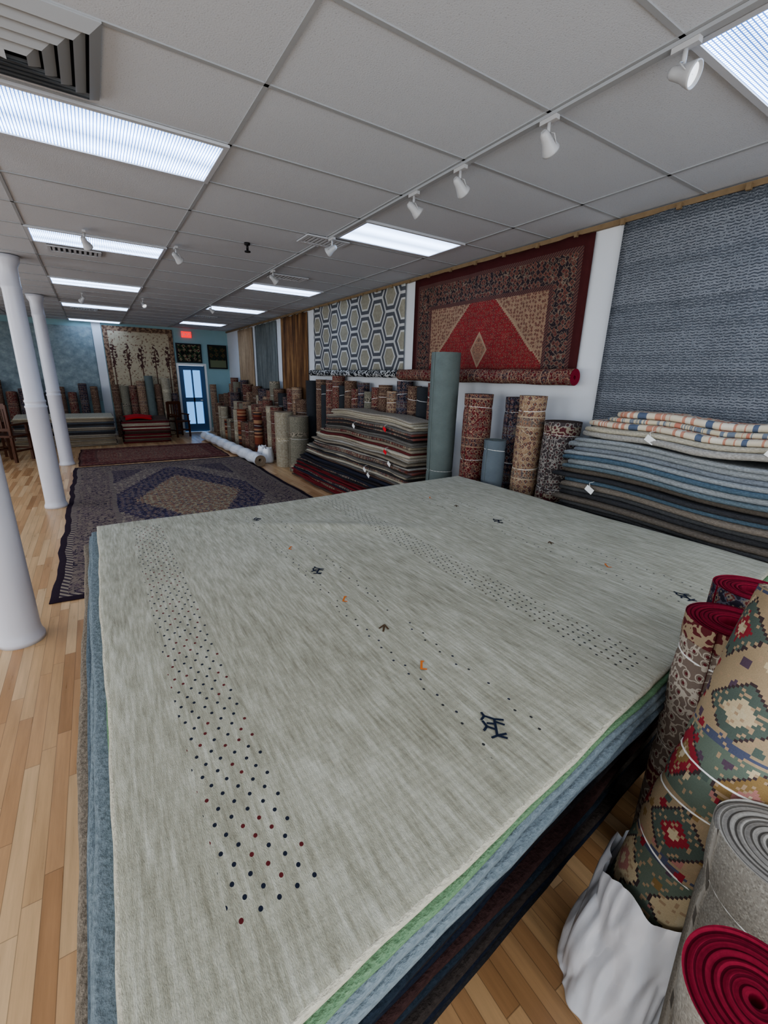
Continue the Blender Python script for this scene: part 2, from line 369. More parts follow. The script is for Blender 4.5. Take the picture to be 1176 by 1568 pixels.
# columns
m_col=plain('glossy_white_column_paint',(206,206,212),0.35,0.5)
def column(x,y):
    mb=MB(); p=[(.135,0),(.135,.03),(.122,.06),(.118,.1),(.116,1.35),(.122,1.36),(.122,1.375),(.112,1.385),(.112,1.42),(.118,1.43),(.118,1.445),(.108,1.46),(.098,2.75),(.104,2.77),(.104,2.79),(.1,2.81),(.1,3.0),(.13,3.06),(.14,3.122)]
    mb.lathe(p,Matrix.Translation((x,y,0)),m_col,40); mb.build('column')
for y in (3.62,7.38,10.75): column(-.68,y)
# back door
m_glass=G('door_glass'); tb=m_glass.N.new('ShaderNodeBsdfTransparent'); tb.inputs[0].default_value=(.5,.72,.95,1); gl=m_glass.N.new('ShaderNodeBsdfGlossy'); gl.inputs[1].default_value=.05
mx=m_glass.N.new('ShaderNodeMixShader'); mx.inputs[0].default_value=.08; m_glass.L.new(tb.outputs[0],mx.inputs[1]); m_glass.L.new(gl.outputs[0],mx.inputs[2]); m_glass.L.new(mx.outputs[0],m_glass.N['Material Output'].inputs[0]); m_glass=m_glass.mat
m_dblue=plain('blue_door_paint',(66,100,138),0.4)
mb=MB(); y0,y1=BACK-0.012,BACK+0.1
for a in ((DX0-.06,DX0,0,DH+.06),(DX1,DX1+.06,0,DH+.06),(DX0,DX1,DH,DH+.06)): mb.box(a[0],a[1],BACK-.02,BACK-.001,a[2],a[3],m_white)
mb.build('trim_4'); mb=MB()
mb.box(DX0+.01,DX0+.13,y0+.04,y1,0,DH-.01,m_dblue); mb.box(DX1-.13,DX1-.01,y0+.04,y1,0,DH-.01,m_dblue)
mb.box(DX0+.13,DX1-.13,y0+.04,y1,0,.25,m_dblue); mb.box(DX0+.13,DX1-.13,y0+.04,y1,DH-.14,DH-.01,m_dblue); mb.box(DX0+.13,DX1-.13,y0+.04,y1,.95,1.08,m_dblue)
mb.box(DX0+.36,DX0+.40,y0+.04,y1,.25,DH-.14,m_dblue)
mb.box(DX0+.13,DX1-.13,y0+.06,y0+.07,.25,DH-.14,m_glass); mb.box(DX1-.2,DX1-.14,y0-.03,y0+.04,.98,1.02,m_metal); mb.build('door_1')
# exit sign
m_ex=G('exit_sign_red'); m_ex.out((220,20,20),.5); m_ex.bsdf.inputs['Emission Color'].default_value=(1,.03,.03,1); m_ex.bsdf.inputs['Emission Strength'].default_value=1.2; m_ex=m_ex.mat
ex=empty('exit_sign'); mb=MB(); mb.box(2.46,2.74,BACK-.05,BACK-.001,2.87,3.04,m_ex); mb.build('housing',ex)
tc=bpy.data.curves.new('letters','FONT'); tc.body='EXIT'; tc.size=.14; tc.extrude=.003; tc.align_x='CENTER'; to=bpy.data.objects.new('letters',tc); SC.collection.objects.link(to); to.location=(2.6,BACK-.055,2.91); to.rotation_euler=(math.pi/2,0,0); to.parent=ex; tc.materials.append(m_tag)
# ---------------------------------------------------------------- slabs
def slab(mb,c,z0,th,mt,me,nx=24,ny=24,seed=0,wob=0.01,zf=None,rnd=None,uvo=(0,0)):
    """rug slab, c = NL,NR,FR,FL"""
    rr=random.Random(seed); ph=[rr.uniform(0,6.28) for _ in range(12)]; fr=[rr.uniform(1.5,5) for _ in range(12)]
    rnd=rnd if rnd is not None else th*0.45
    c=[Vector((p[0],p[1],0)) for p in c]; Lx=(c[1]-c[0]).length; Ly=(c[3]-c[0]).length
    ex=(c[1]-c[0]).normalized(); ey=(c[3]-c[0]).normalized()
    def w(k,t): return wob*(math.sin(fr[k]*t+ph[k])*.6+math.sin(fr[k]*3.1*t+ph[k+1])*.3+math.sin(fr[k]*9*t+ph[k+2])*.12)
    def P(i,j,ins):
        u=i/nx; v=j/ny
        p=(c[0]*(1-u)+c[1]*u)*(1-v)+(c[3]*(1-u)+c[2]*u)*v
        p=p-ex*((1-u)*w(0,v*Ly))+ex*(u*w(3,v*Ly))-ey*((1-v)*w(6,u*Lx))+ey*(v*w(9,u*Lx))
        if i==0: p=p+ex*ins
        if i==nx: p=p-ex*ins
        if j==0: p=p+ey*ins
        if j==ny: p=p-ey*ins
        return p,(u*Lx+uvo[0],v*Ly+uvo[1])
    z_=lambda p: (zf(p.x,p.y) if zf else 0)
    b=len(mb.v); uvs=[]
    n1=(nx+1)*(ny+1)
    for zz in (z0+th,z0):
        for j in range(ny+1):
            for i in range(nx+1):
                p,uv=P(i,j,rnd); mb.v.append((p.x,p.y,zz+z_(p))); uvs.append(uv)
    ring=[(i,0) for i in range(nx)]+[(nx,j) for j in range(ny)]+[(i,ny) for i in range(nx,0,-1)]+[(0,j) for j in range(ny,0,-1)]
    levels=[(0.82,0.15),(0.5,0),(0.18,0.15)]
    for (lz,li) in levels:
        for (i,j) in ring:
            p,uv=P(i,j,rnd*li); mb.v.append((p.x,p.y,z0+th*lz+z_(p))); uvs.append((uv[0],uv[1]+0.0))
    idx=lambda i,j:b+j*(nx+1)+i
    for j in range(ny):
        for i in range(nx):
            q=[idx(i,j),idx(i+1,j),idx(i+1,j+1),idx(i,j+1)]; mb.face(q,mt,[uvs[a-b] for a in q],True)
            q=[a+n1 for a in q][::-1]; mb.face(q,me,[uvs[a-b] for a in q],True)
    R=len(ring); rings=[[idx(i,j) for i,j in ring]]+[[b+2*n1+k*R+a for a in range(R)] for k in range(len(levels))]+[[idx(i,j)+n1 for i,j in ring]]
    for k in range(len(rings)-1):
        for a in range(R):
            a2=(a+1)%R; q=[rings[k][a],rings[k+1][a],rings[k+1][a2],rings[k][a2]]
            mb.face(q,me,[uvs[t-b] for t in q],True)
# ---- main gabbeh stack
def gab():
    g=G('sage_gabbeh_wool'); x,y,z=g.coord('Object')
    st=g.noise(g.vec(x*100,y*10,0.0),1.0,4.0,0.65); ab=g.noise(g.vec(x*2.2,y*1.1,3.0),1.0,2.0,0.5); mid=g.noise(g.vec(x*34,y*4.5,7.0),1.0,3.0)
    f=st*1.25+mid*0.75+ab*0.4-0.7
    col=g.ramp(f,[(0.1,(136,132,113)),(0.5,(174,171,152)),(0.9,(208,206,190))])
    rib=((y*260).sin())*0.5+0.5
    def dots(xc,hw,px,py,rad,y0,y1,c1,c2,thr,prob=1.1):
        nonlocal col
        r=(y/py).floor(); xx=(x/px)+(r.mod(2.0))*0.5+g.white(g.vec(r,1.0))*0.2; a=(xx.frac()-0.5)*px; b=((y/py).frac()-0.5)*py
        d=(a*a+b*b*0.7).sqrt().lt(rad); k=g.white(g.vec(xx.floor(),r,2.0)); k2=g.white(g.vec(xx.floor(),r,6.0))
        m=d*((x-xc).abs().lt(hw))*(y.gt(y0))*(y.lt(y1))*(k2.lt(prob))
        col=g.mix(m,col,g.mix(k.lt(thr),c1,c2))
    dots(0.16,0.088,0.037,0.036,0.0045,0.57,3.15,(34,40,56),(104,40,42),0.3)
    dots(1.53,0.085,0.032,0.036,0.0044,0.62,3.2,(50,52,54),(70,60,50),0.3,0.93)
    for xc in (0.78,0.97,2.2,2.42): dots(xc,0.02,0.04,0.045,0.0042,0.6,3.1,(56,56,56),(46,48,64),0.3,0.9)
    fine=g.noise(g.vec(x*3,y),170,2.0)
    return g.out(g.mul(col,fine*0.5+0.76),0.95,(st*0.5+fine*0.6+rib*0.15),0.55,0.006,0.1,sheen=0.1)
def wool(name,c,c2,sc=60,amt=.5,stretch=1):
    g=G(name); x,y,z=g.coord('Object'); n=g.noise(g.vec(x,y*stretch,z*3),sc,4.0); return g.out(g.mul(g.mix(n,c,c2),n*amt+(1-amt/2)),0.95,n,0.6,0.012,0.05)
m_gab=gab(); m_gabedge=wool('gabbeh_selvage',(170,164,146),(200,196,178),90)
m_green=wool('green_wool',(88,122,90),(126,152,120),110); m_blue=wool('dusty_blue_wool',(96,108,113),(134,144,148),70); m_blue2=wool('steel_blue_wool',(72,84,92),(110,120,126),70)
m_shag=wool('taupe_shag_wool',(96,88,78),(152,140,124),90,.7)
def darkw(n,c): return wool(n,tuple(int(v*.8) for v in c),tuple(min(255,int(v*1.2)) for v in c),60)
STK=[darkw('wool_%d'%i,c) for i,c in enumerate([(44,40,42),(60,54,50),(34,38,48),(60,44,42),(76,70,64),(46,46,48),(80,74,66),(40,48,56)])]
def zmain(x,y):
    z=0.006*math.sin(1.9*x+.8*y)+0.004*math.sin(3.7*y-1.1*x+1)
    t=(x-1.25)*0.55+(y-2.55)*0.83; s=(x-1.25)*0.83-(y-2.55)*0.55
    z+=0.022*math.exp(-(t/0.07)**2)*math.exp(-(s/0.55)**2)
    return z
stack=empty('area_rug_stack')
C0=[(-.105,.385),(3.16,.70),(3.13,3.38),(-.118,3.27)]
def grow(c,n,l,r=0,f=0): return [(c[0][0]-l,c[0][1]-n),(c[1][0]+r,c[1][1]-n),(c[2][0]+r,c[2][1]+f),(c[3][0]-l,c[3][1]+f)]
TOP=0.86; z=TOP-0.02
mb=MB(); slab(mb,C0,z,.02,m_gab,m_gabedge,80,80,1,.006,zmain); mb.build('gabbeh_rug',stack)
lay=[(m_green,.018,.008,-.004),(m_blue,.028,.018,.04),(m_blue,.028,.03,.05),(m_blue2,.028,.026,.058),(m_shag,.028,-.02,.085),(STK[2],.026,-.035,.07)]
mb=MB()
for k,(m,t,n,l) in enumerate(lay): z-=t+.001; slab(mb,grow(C0,n,l,.008*k,.01*k),z,t,m,m,50,50,20+k,.008,zmain)
k=0
while z>.03:
    t=min(.03,z-.001) ; z-=t; z=max(z,0.002)
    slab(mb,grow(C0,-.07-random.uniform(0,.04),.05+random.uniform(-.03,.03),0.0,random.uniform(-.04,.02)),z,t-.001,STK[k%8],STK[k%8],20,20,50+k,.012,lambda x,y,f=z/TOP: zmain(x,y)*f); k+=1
    if z<.025: break
mb.build('lower_rugs',stack)
# symbols woven in the gabbeh
m_navy=plain('navy_yarn',(28,38,58),.95); m_or=plain('orange_yarn',(216,122,56),.95); m_brn=plain('umber_yarn',(90,70,50),.95)
def strokes(mb,cx,cy,segs,s,m,w=.0045,rot=0):
    for (a,b,c,d) in segs:
        p=Vector((a,b))*s; q=Vector((c,d))*s; R=Matrix.Rotation(rot,2); p=R@p; q=R@q
        t=(q-p).normalized()*w*.6; n=Vector((-t.y,t.x)).normalized()*w
        pts=[p-t+n,p-t-n,q+t-n,q+t+n]
        mb.quad([(cx+k.x,cy+k.y,TOP+zmain(cx+k.x,cy+k.y)+.0025) for k in pts],m)
GOAT=[(-1,-.2,1,-.2),(-1,-.2,-1.2,-1),(-1,-.2,-.7,-1),(.7,-.2,.4,-1),(1,-.2,1,-1),(1,-.2,1.3,.7),(1.3,.7,.8,1),(1.3,.7,1.7,.9),(-1,-.2,-1.3,.3),(-.3,-.2,0,.6),(0,.6,.6,.9),(0,.6,-.5,.9),(.4,-.2,.4,.5)]
LL=[(-1,.5,1,.5),(-1,.5,-1,-.3),(1,.5,1,.2)]; V=[(-1,0,1,0),(-.2,.7,1,0),(-.2,-.7,1,0)]
mb=MB()
for (x,y,sh,s,m) in ((.846,.682,GOAT,.032,m_navy),(.847,1.93,GOAT,.028,m_navy),(.853,1.02,LL,.022,m_or),(.84,1.59,LL,.022,m_or),(.86,1.30,V,.026,m_brn),(.85,2.3,LL,.02,m_or),(.84,2.95,GOAT,.024,m_navy),(2.27,.79,GOAT,.03,m_navy),(2.34,2.07,GOAT,.03,m_navy),(2.3,1.2,LL,.022,m_or),(2.32,1.6,V,.024,m_brn),(2.32,2.5,V,.024,m_brn),(2.3,2.8,LL,.022,m_or)): strokes(mb,x,y,sh,s,m,rot=.9,w=.0038)
mb.build('woven_figures',stack)
# ---- floor rugs
def flatrug(name,x0,x1,y0,y1,mat,th=.012,seed=3,z0=.001):
    mb=MB(); slab(mb,[(x0,y0),(x1,y0),(x1,y1),(x0,y1)],z0,th,mat,mat,40,50,seed,.02); return mb.build(name)
P1=dict(field=(146,134,118),a=(96,80,86),b=(128,114,104),c=(74,64,80),border=(128,114,104),bc=(58,50,64),edge=(50,38,48),g1=(150,138,122),g2=(72,60,70))
flatrug('persian_floor_rug',-.55,2.66,4.12,10.25,persian('navy_persian_pile',1.6,3.06,3.2,6.1,P1,dict(a=1.2,b=2.5,k2=.62,kc=.5,col=(52,46,68),ma=((110,86,86),(132,120,106),(88,82,102)),col2=(160,146,118),ma2=((150,96,72),(118,104,90),(84,76,92)),corner=(62,54,70)),.6,11))
P2=dict(field=(122,70,64),a=(146,108,90),b=(84,62,64),c=(148,128,108),border=(98,56,54),edge=(72,46,44),g1=(126,94,82),g2=(80,50,50))
flatrug('red_persian_floor_rug',-.5,2.45,10.42,12.7,persian('red_persian_pile',1.47,1.14,2.95,2.28,P2,None,.35,10),seed=5)
# ---- standing / lying roll generator
def rugroll(name,base,top,r,mat,em,parent=None,n=32,nz=8,nr=6,ties=(),th=.012,wob=.015,seed=None,lump=0.0,hole=.18):
    rr=random.Random(seed if seed is not None else int(abs(base[0]*977+base[1]*3571)*10)); M=axisM(base,top); L=(Vector(top)-Vector(base)).length
    mb=MB(); uo=rr.uniform(0,5); vo=rr.uniform(0,5); p1=rr.uniform(0,6.28)
    def rad(a,z):
        q=r*(1-.035+.05*a/(2*math.pi))*(1+wob*math.sin(2*a+p1+z*3))+lump*math.sin(z*11+p1+a)
        for t in ties: q-=r*.06*math.exp(-((z-t*L)/.03)**2)
        return q
    zs=[L*j/nz for j in range(nz+1)]
    for t in ties: zs+= [t*L-.03,t*L,t*L+.03]
    zs=sorted(set(zs)); K=n+1
    for zz in zs:
        for i in range(K):
            a=2*math.pi*i/n; q=rad(a,zz); mb.v.append(tuple(M@Vector((q*math.cos(a),q*math.sin(a),zz))))
    for j in range(len(zs)-1):
        for i in range(n):
            q=[j*K+i,j*K+i+1,(j+1)*K+i+1,(j+1)*K+i]
            mb.face(q,mat,[(uo+r*2*math.pi*(i)/n,vo+zs[j]),(uo+r*2*math.pi*(i+1)/n,vo+zs[j]),(uo+r*2*math.pi*(i+1)/n,vo+zs[j+1]),(uo+r*2*math.pi*i/n,vo+zs[j+1])],True)
        mb.face([j*K+n,j*K,(j+1)*K,(j+1)*K+n],em,None)
    for side in (0,1):
        b=len(mb.v); z0=L if side else 0; loc=[]
        for k in range(nr+1):
            f=1-(1-hole)*k/nr
            for i in range(K):
                t=2*math.pi*i/n; q=rad(t,z0)*f; ph=(q/th-i/n); dz=-.004*abs(math.cos(math.pi*ph))*(1 if k>0 else 0)
                if k==nr: dz=-.06
                loc.append((q*math.cos(t),q*math.sin(t))); mb.v.append(tuple(M@Vector((q*math.cos(t),q*math.sin(t),z0+(dz if side else -dz)))))
        for k in range(nr):
            for i in range(n):
                q=[b+k*K+i,b+k*K+i+1,b+(k+1)*K+i+1,b+(k+1)*K+i]
                if not side: q=q[::-1]
                mb.face(q,em,[loc[t-b] for t in q],True)
        q=[b+nr*K+i for i in range(n)]; mb.face(q if side else q[::-1],EM['dark'],[(0,0)]*n)
    for t in ties:
        tl=rr.uniform(-.02,.02); pts=[]
        for i in range(24):
            a=2*math.pi*i/24; q=rad(a,t*L); pts.append(M@Vector((q*math.cos(a),q*math.sin(a),t*L+tl*math.cos(a))))
        mb.tube(pts,.0035,m_string,5,True)
    return mb.build(name,parent)
R=rugroll
# ---- wall rugs (hang just in front of wall)
def wallrug(name,y0,y1,z0,z1,mat,x=W-.03,roll=None,rollmat_=None,rollend=None,rr=.05,drop=.3):
    root=empty(name); mb=MB(); ny,nz=40,16; b=len(mb.v)
    for j in range(nz+1):
        for i in range(ny+1):
            y=y0+(y1-y0)*i/ny; zz=z0+(z1-z0)*j/nz
            mb.v.append((x+.006*math.sin(y*7+zz)+.004*math.sin(y*17),y,zz-.006*math.sin(y*14.96)*(j/nz)))
    for j in range(nz):
        for i in range(ny):
            a=b+j*(ny+1)+i; q=[a,a+ny+1,a+ny+2,a+1]; mb.face(q,mat,[(mb.v[t][1]-y0,mb.v[t][2]-z0) for t in q],True)
    o=mb.build('pile',root); md=o.modifiers.new('th','SOLIDIFY'); md.thickness=.008; md.offset=0
    if roll:
        a,c=roll; R('rolled_hem',(x-rr-.005,a,z0-rr*drop),(x-rr-.005,c,z0-rr*drop),rr,rollmat_,rollend,parent=root,n=40,nz=30,nr=12,lump=.003)
    return root
def greyweave():
    g=G('grey_zigzag_flatweave'); u,v,_=g.coord('UV')
    z=((u*22).frac()-0.5).abs()*0.012; s=((v+z)*52).frac(); br=g.noise(g.vec(u*3,v*40),1.0,3.0); br2=g.white(g.vec((u*120).floor(),(v*104).floor()))
    rowt=g.white(g.vec((v*13).floor(),1.0))
    base=g.ramp(rowt,[(0,(100,104,109)),(0.5,(114,118,123)),(1,(130,133,137))])
    col=g.mix((s.lt(0.4))*(br2.gt(0.25)),base,(72,76,83)); col=g.mix((s.gt(0.8))*(br2.gt(.45)),col,(148,150,153))
    return g.out(g.mul(col,br*0.5+0.75),.95,s,.4,.004,.05)
wallrug('grey_flatweave_wall_rug',-.4,2.37,1.0,3.08,greyweave())
P3=dict(field=(142,116,96),a=(112,62,56),b=(96,74,66),c=(148,126,104),border=(52,44,48),bc=(124,108,94),bs=.62,edge=(74,38,38),g1=(108,76,68),g2=(66,50,52))
wallrug('red_medallion_wall_rug',2.62,5.2,1.93,3.08,persian('red_medallion_pile',1.29,0.0,2.58,2.3,P3,dict(a=.98,b=.95,st=.02,col=(132,44,46),ma=((100,40,42),(140,92,78),(104,56,56)),core=(.13,.2,.24,(150,112,90))),.40,26,.05,gs=34),roll=(2.56,5.36),rollmat_=RM['red'],rollend=EM['red'],rr=.075,drop=.6)
def hexm():
    g=G('hexagon_rug_pile'); u,v,_=g.coord('UV'); S=.42; x=v/S; y=u/S
    ax_=x.mod(1.0)-0.5; ay_=y.mod(1.732)-0.866; bx=(x-0.5).mod(1.0)-0.5; by=(y-0.866).mod(1.732)-0.866
    sel=(ax_*ax_+ay_*ay_).lt(bx*bx+by*by)
    hx=(ax_*sel+bx*(1.0-sel)).abs(); hy=(ay_*sel+by*(1.0-sel)).abs()
    d=hx.max(hx*0.5+hy*0.866)
    n=g.noise(g.vec(u,v),30)
    col=g.mix(d.lt(.455),(184,184,182),(88,90,95)); col=g.mix(d.lt(.335),col,(192,192,187)); col=g.mix(d.lt(.275),col,g.mix(n,(124,120,106),(164,160,144)))
    return pile(g,u,v,col)
wallrug('hexagon_wall_rug',5.42,8.5,1.93,3.08,hexm(),roll=(5.42,8.55),rollmat_=rollmat('hem_black_white',(40,42,46),(180,180,178),(40,42,46),(190,190,188),9,'damask'),rollend=EM['dark'],rr=.055,drop=.6)
def stripeg(name,stops,sc):
    g=G(name); u,v,_=g.coord('UV'); n=g.noise(g.vec(u*5,v*.6),sc,4.0); return pile(g,u,v,g.ramp(n,stops))
wallrug('amber_wall_rug',8.85,10.35,1.0,3.07,stripeg('amber_pile',[(.3,(56,44,40)),(.5,(110,80,56)),(.7,(160,124,84))],1.2))
wallrug('grey_wall_rug',10.7,12.35,1.0,3.06,stripeg('grey_mottled_pile',[(.3,(92,98,98)),(.7,(130,136,134))],2))
wallrug('tan_wall_rug',12.6,14.0,1.0,3.06,stripeg('tan_mottled_pile',[(.3,(140,116,92)),(.7,(182,158,128))],2))
# back wall textiles
def backrug(name,x0,x1,z0,z1,mat,th=.012,frame=None):
    mb=MB(); y=BACK-.04
    mb.box(x0,x1,y,y+th,z0,z1,mat)
    mb.uv=[[(a-x0,c-z0) for a,c in q] for q in mb.uv]
    if frame:
        f=.04
        for a in ((x0-f,x0,z0-f,z1+f),(x1,x1+f,z0-f,z1+f),(x0,x1,z0-f,z0),(x0,x1,z1,z1+f)): mb.box(a[0],a[1],y-.015,y+.02,a[2],a[3],frame)
    return mb.build(name)
gt=G('blue_grey_wall_pile'); u,v,_=gt.coord('UV'); n1=gt.noise(gt.vec(u,v),6,5.0,.7)
backrug('blue_grey_wall_rug',-3.4,.15,1.0,2.98,pile(gt,u,v,gt.ramp(n1,[(.3,(114,128,132)),(.55,(142,155,158)),(.75,(168,178,178))])))
gt=G('tree_of_life_pile'); u,v,_=gt.coord('UV')
tr=((u/.36).frac()-.5).abs(); trunk=tr.lt(.04)*(v.lt(1.5)); nn=gt.noise(gt.vec(u,v),13,3.0); cr=((tr*tr*2.0)+((v-1.3).abs()*.55)).lt(.2)
lf=nn.gt(.5)*cr; lf2=gt.noise(gt.vec(u+9,v),17,3.0).gt(.6)
col=gt.mix(lf2,(178,166,142),(126,100,84)); col=gt.mix(trunk,col,(96,70,60)); col=gt.mix(lf,col,(84,60,56)); bd=(.9-(u-.9).abs()).min(1.05-(v-1.05).abs()).lt(.12); col=gt.mix(bd,col,gt.mix(nn.gt(.5),(100,78,66),(146,122,100)))
backrug('tree_of_life_wall_rug',.4,2.2,.95,3.06,pile(gt,u,v,col))
gt=G('dark_floral_picture'); u,v,_=gt.coord('UV'); col=floral(gt,u,v,7,(18,18,22),(150,150,120),(96,40,44),(60,90,60))
backrug('floral_tapestry',2.3,2.95,2.18,2.66,gt.out(col,.8),frame=m_black)
gt=G('garden_painting'); u,v,_=gt.coord('UV'); col=gt.mix(v.lt(.22),floral(gt,u,v,6,(28,40,32),(60,74,44),(90,60,40),(40,50,34)),(104,110,84))
backrug('landscape_painting',3.22,3.72,2.02,2.66,gt.out(col,.7),frame=m_black)
mb=MB(); mb.box(.16,.38,BACK-.012,BACK,0.12,3.12,m_wall); mb.build('trim_3')
# ---------------------------------------------------------------- folded stacks
def fstack(x0,x1,y0,y1,top,tr=(.03,.045),tapx=0.0,tapy=0.0,seed=1,wob=.02,over=None):
    rr=random.Random(seed); mb=MB(); z=.002; k=0
    ph=rr.uniform(0,6)
    while z<top:
        t=rr.uniform(*tr); f=z/top
        c=over(f,k,rr)
        jx=rr.uniform(-.03,.03); jy=rr.uniform(-.07,.07)
        a0=x0+tapx*f+jx; b1=y1-tapy*f+jy; b0=y0+rr.uniform(-.04,.04)
        slab(mb,[(a0,b0),(x1,b0),(x1,b1),(a0,b1)],z,t,c,c,8,26,seed*100+k,wob,lambda x,y,f=f:f*(.02*math.sin(y*2.3+ph)+.012*math.sin(y*5+ph*2)),t*.5)
        z+=t*.97; k+=1
    return mb,z
FC=[darkw('folded_%d'%i,c) for i,c in enumerate([(150,142,128),(88,90,94),(174,166,148),(64,60,60),(112,46,50),(108,104,98),(50,52,62),(138,128,112),(92,76,68),(158,154,146),(54,50,52),(100,50,50)])]
PC=[rollmat('folded_persian_%d'%i,*c,sc=26) for i,c in enumerate([((104,44,46),(130,110,92),(56,50,58),(152,140,120)),((54,52,64),(114,104,92),(100,50,50),(138,130,116)),((148,138,120),(116,100,88),(88,86,92),(120,74,66))])]
def ov(f,k,rr):
    if f<.38: return rr.choice([PC[0],PC[0],PC[1],FC[10],FC[4],FC[6],FC[8],FC[11]])
    if f>.92: return rr.choice([FC[0],FC[2],FC[9]])
    return rr.choice([FC[0],FC[1],FC[2],FC[3],FC[5],FC[7],FC[9],PC[2],FC[4],FC[5],PC[0],FC[3],PC[2],FC[11]])
def tags(mb,lst):
    for (x,y,z,m) in lst:
        M=Matrix.Translation((x,y,z))@Matrix.Rotation(.5,4,'X')
        mb.box(-.003,.001,-.035,.035,-.022,.022,m,M); mb.tube([(x,y,z+.02),(x+.02,y+.02,z+.05),(x+.05,y,z+.06)],.002,m_string,4)
mb,_=fstack(3.0,3.5,4.25,8.0,1.35,(.024,.038),.16,1.6,seed=4,over=ov,wob=.03)
tags(mb,[(2.98,5.1,.62,m_tag),(2.98,5.0,.56,m_tag),(3.1,4.8,1.2,m_redtag),(3.08,5.6,1.16,m_tag),(3.05,4.7,.92,m_redtag),(3.05,4.6,.78,m_tag)])
mb.build('folded_rug_stack')
TC=[darkw('right_folded_%d'%i,c) for i,c in enumerate([(122,127,132),(84,100,112),(142,145,146),(78,78,78),(98,90,82),(120,112,102),(60,60,62),(98,110,116)])]
SEQ=[3,4,6,5,4,3,6,4,5,3,6,4,3,6,5,4,3,6,4,5,3,6,3,4,6,1,3,5,1,6,4,7,2,1,2,0,2,2,0,2,2]
def ov2(f,k,rr): return TC[SEQ[min(int(f*38),40)]]
mb,zt=fstack(3.24,3.77,-1.2,2.3,1.38,(.032,.046),.06,.05,seed=9,over=ov2,wob=.015)
def mott(name,cols,sc):
    g=G(name); u,v,_=g.coord('UV'); n=g.noise(g.vec(u*.6,v),sc,3.0,.6); return pile(g,u,v,g.ramp(n,cols,True))
m_peach=mott('coral_ivory_weave',[(0,(96,106,124)),(.4,(206,194,172)),(.52,(192,140,118)),(.58,(212,204,186)),(.66,(84,90,110))],7)
m_strp=mott('multi_stripe',[(0,(190,128,108)),(.42,(198,186,160)),(.5,(120,128,138)),(.56,(204,192,168)),(.66,(170,158,120))],12)
for k,(m,a,b,t) in enumerate(((FC[9],3.30,2.16,.045),(FC[2],3.32,2.12,.035),(m_peach,3.38,2.16,.045),(m_strp,3.46,2.04,.035),(m_peach,3.5,1.98,.05))):
    slab(mb,[(a,-1.0),(3.76,-1.0),(3.76,b),(a,b)],zt+.02,t,m,m,8,30,900+k,.03,lambda x,y:.014*math.sin(y*4)+.008*math.sin(y*9),t*.5); zt+=t
tags(mb,[(3.23,1.95,1.02,m_tag),(3.3,1.6,1.46,m_tag),(3.3,.9,1.46,m_tag)])
mb.build('folded_rug_stack')
# ---------------------------------------------------------------- standing rolls
R('rolled_rug',(3.33,3.93,.002),(3.33,3.93,2.12),.16,RM['grey'],EM['gg'],n=48,ties=(.38,),th=.02)
for (x,y,r,h,m,e) in ((3.42,3.46,.15,1.70,'red','dark'),(3.66,3.14,.125,1.68,'navy','dark'),(3.5,2.82,.13,1.71,'tan','tan'),(3.32,3.08,.11,1.27,'slate','gg'),(3.54,2.49,.165,1.5,'damask','dark')):
    R('rolled_rug',(x,y,.002),(x,y,h),r,RM[m],EM[e],n=40,nr=14,ties=(.6,.92))
y=4.35; cyc=['red','black','brown','navy','tan','brown','red','olive','navy','red','brown','black','red']; i=0
while y<8.0:
    r=random.uniform(.1,.13); h=1.7+random.uniform(-.1,.1)
    if i==12: h=1.85
    R('rolled_rug',(3.66,y+r,.002),(3.67,y+r,h),r-.004,RM[cyc[i%13]],EM['dark'] if i%3 else EM['tan'],n=24,ties=(.9,)); y+=2*r+.01; i+=1
R('rolled_rug',(3.28,8.2,.002),(3.28,8.2,1.08),.2,RM['olive'],EM['tan'],ties=(.6,)); R('rolled_rug',(3.65,8.35,.002),(3.65,8.35,1.75),.12,RM['black'],EM['dark'])
R('rolled_rug',(3.2,8.78,.002),(3.2,8.78,1.12),.19,RM['cream'],EM['tan'],ties=(.5,))
y=8.7; i=0; cyc=['brown','tan','red','navy','black','brown','olive','red','tan','navy','cream','brown']
while y<14.4:
    r=random.uniform(.11,.15); h=random.uniform(1.3,1.75); R('rolled_rug',(3.64,y+r,.002),(3.64,y+r,h),r-.004,RM[cyc[i%12]],EM[random.choice(['dark','tan'])],n=24,ties=(.8,)); y+=2*r+.02; i+=1
y=9.15
while y<14.2:
    r=random.uniform(.11,.15); h=random.uniform(.95,1.35); R('rolled_rug',(3.33,y+r,.002),(3.33,y+r,h),r-.006,RM[random.choice(['tan','olive','red','red','brown','cream','navy','brown'])],EM[random.choice(['dark','tan','tan'])],n=24,ties=(.7,)); y+=2*r+.02; i+=1
y=9.9
while y<13.9:
    r=random.uniform(.1,.13); h=random.uniform(.6,1.05); R('rolled_rug',(3.02,y+r,.002),(3.02,y+r,h),r-.006,RM[random.choice(['tan','olive','red','brown','cream','rust','brown'])],EM[random.choice(['dark','tan','tan'])],n=24,ties=(.7,)); y+=2*r+random.uniform(.02,.2); i+=1
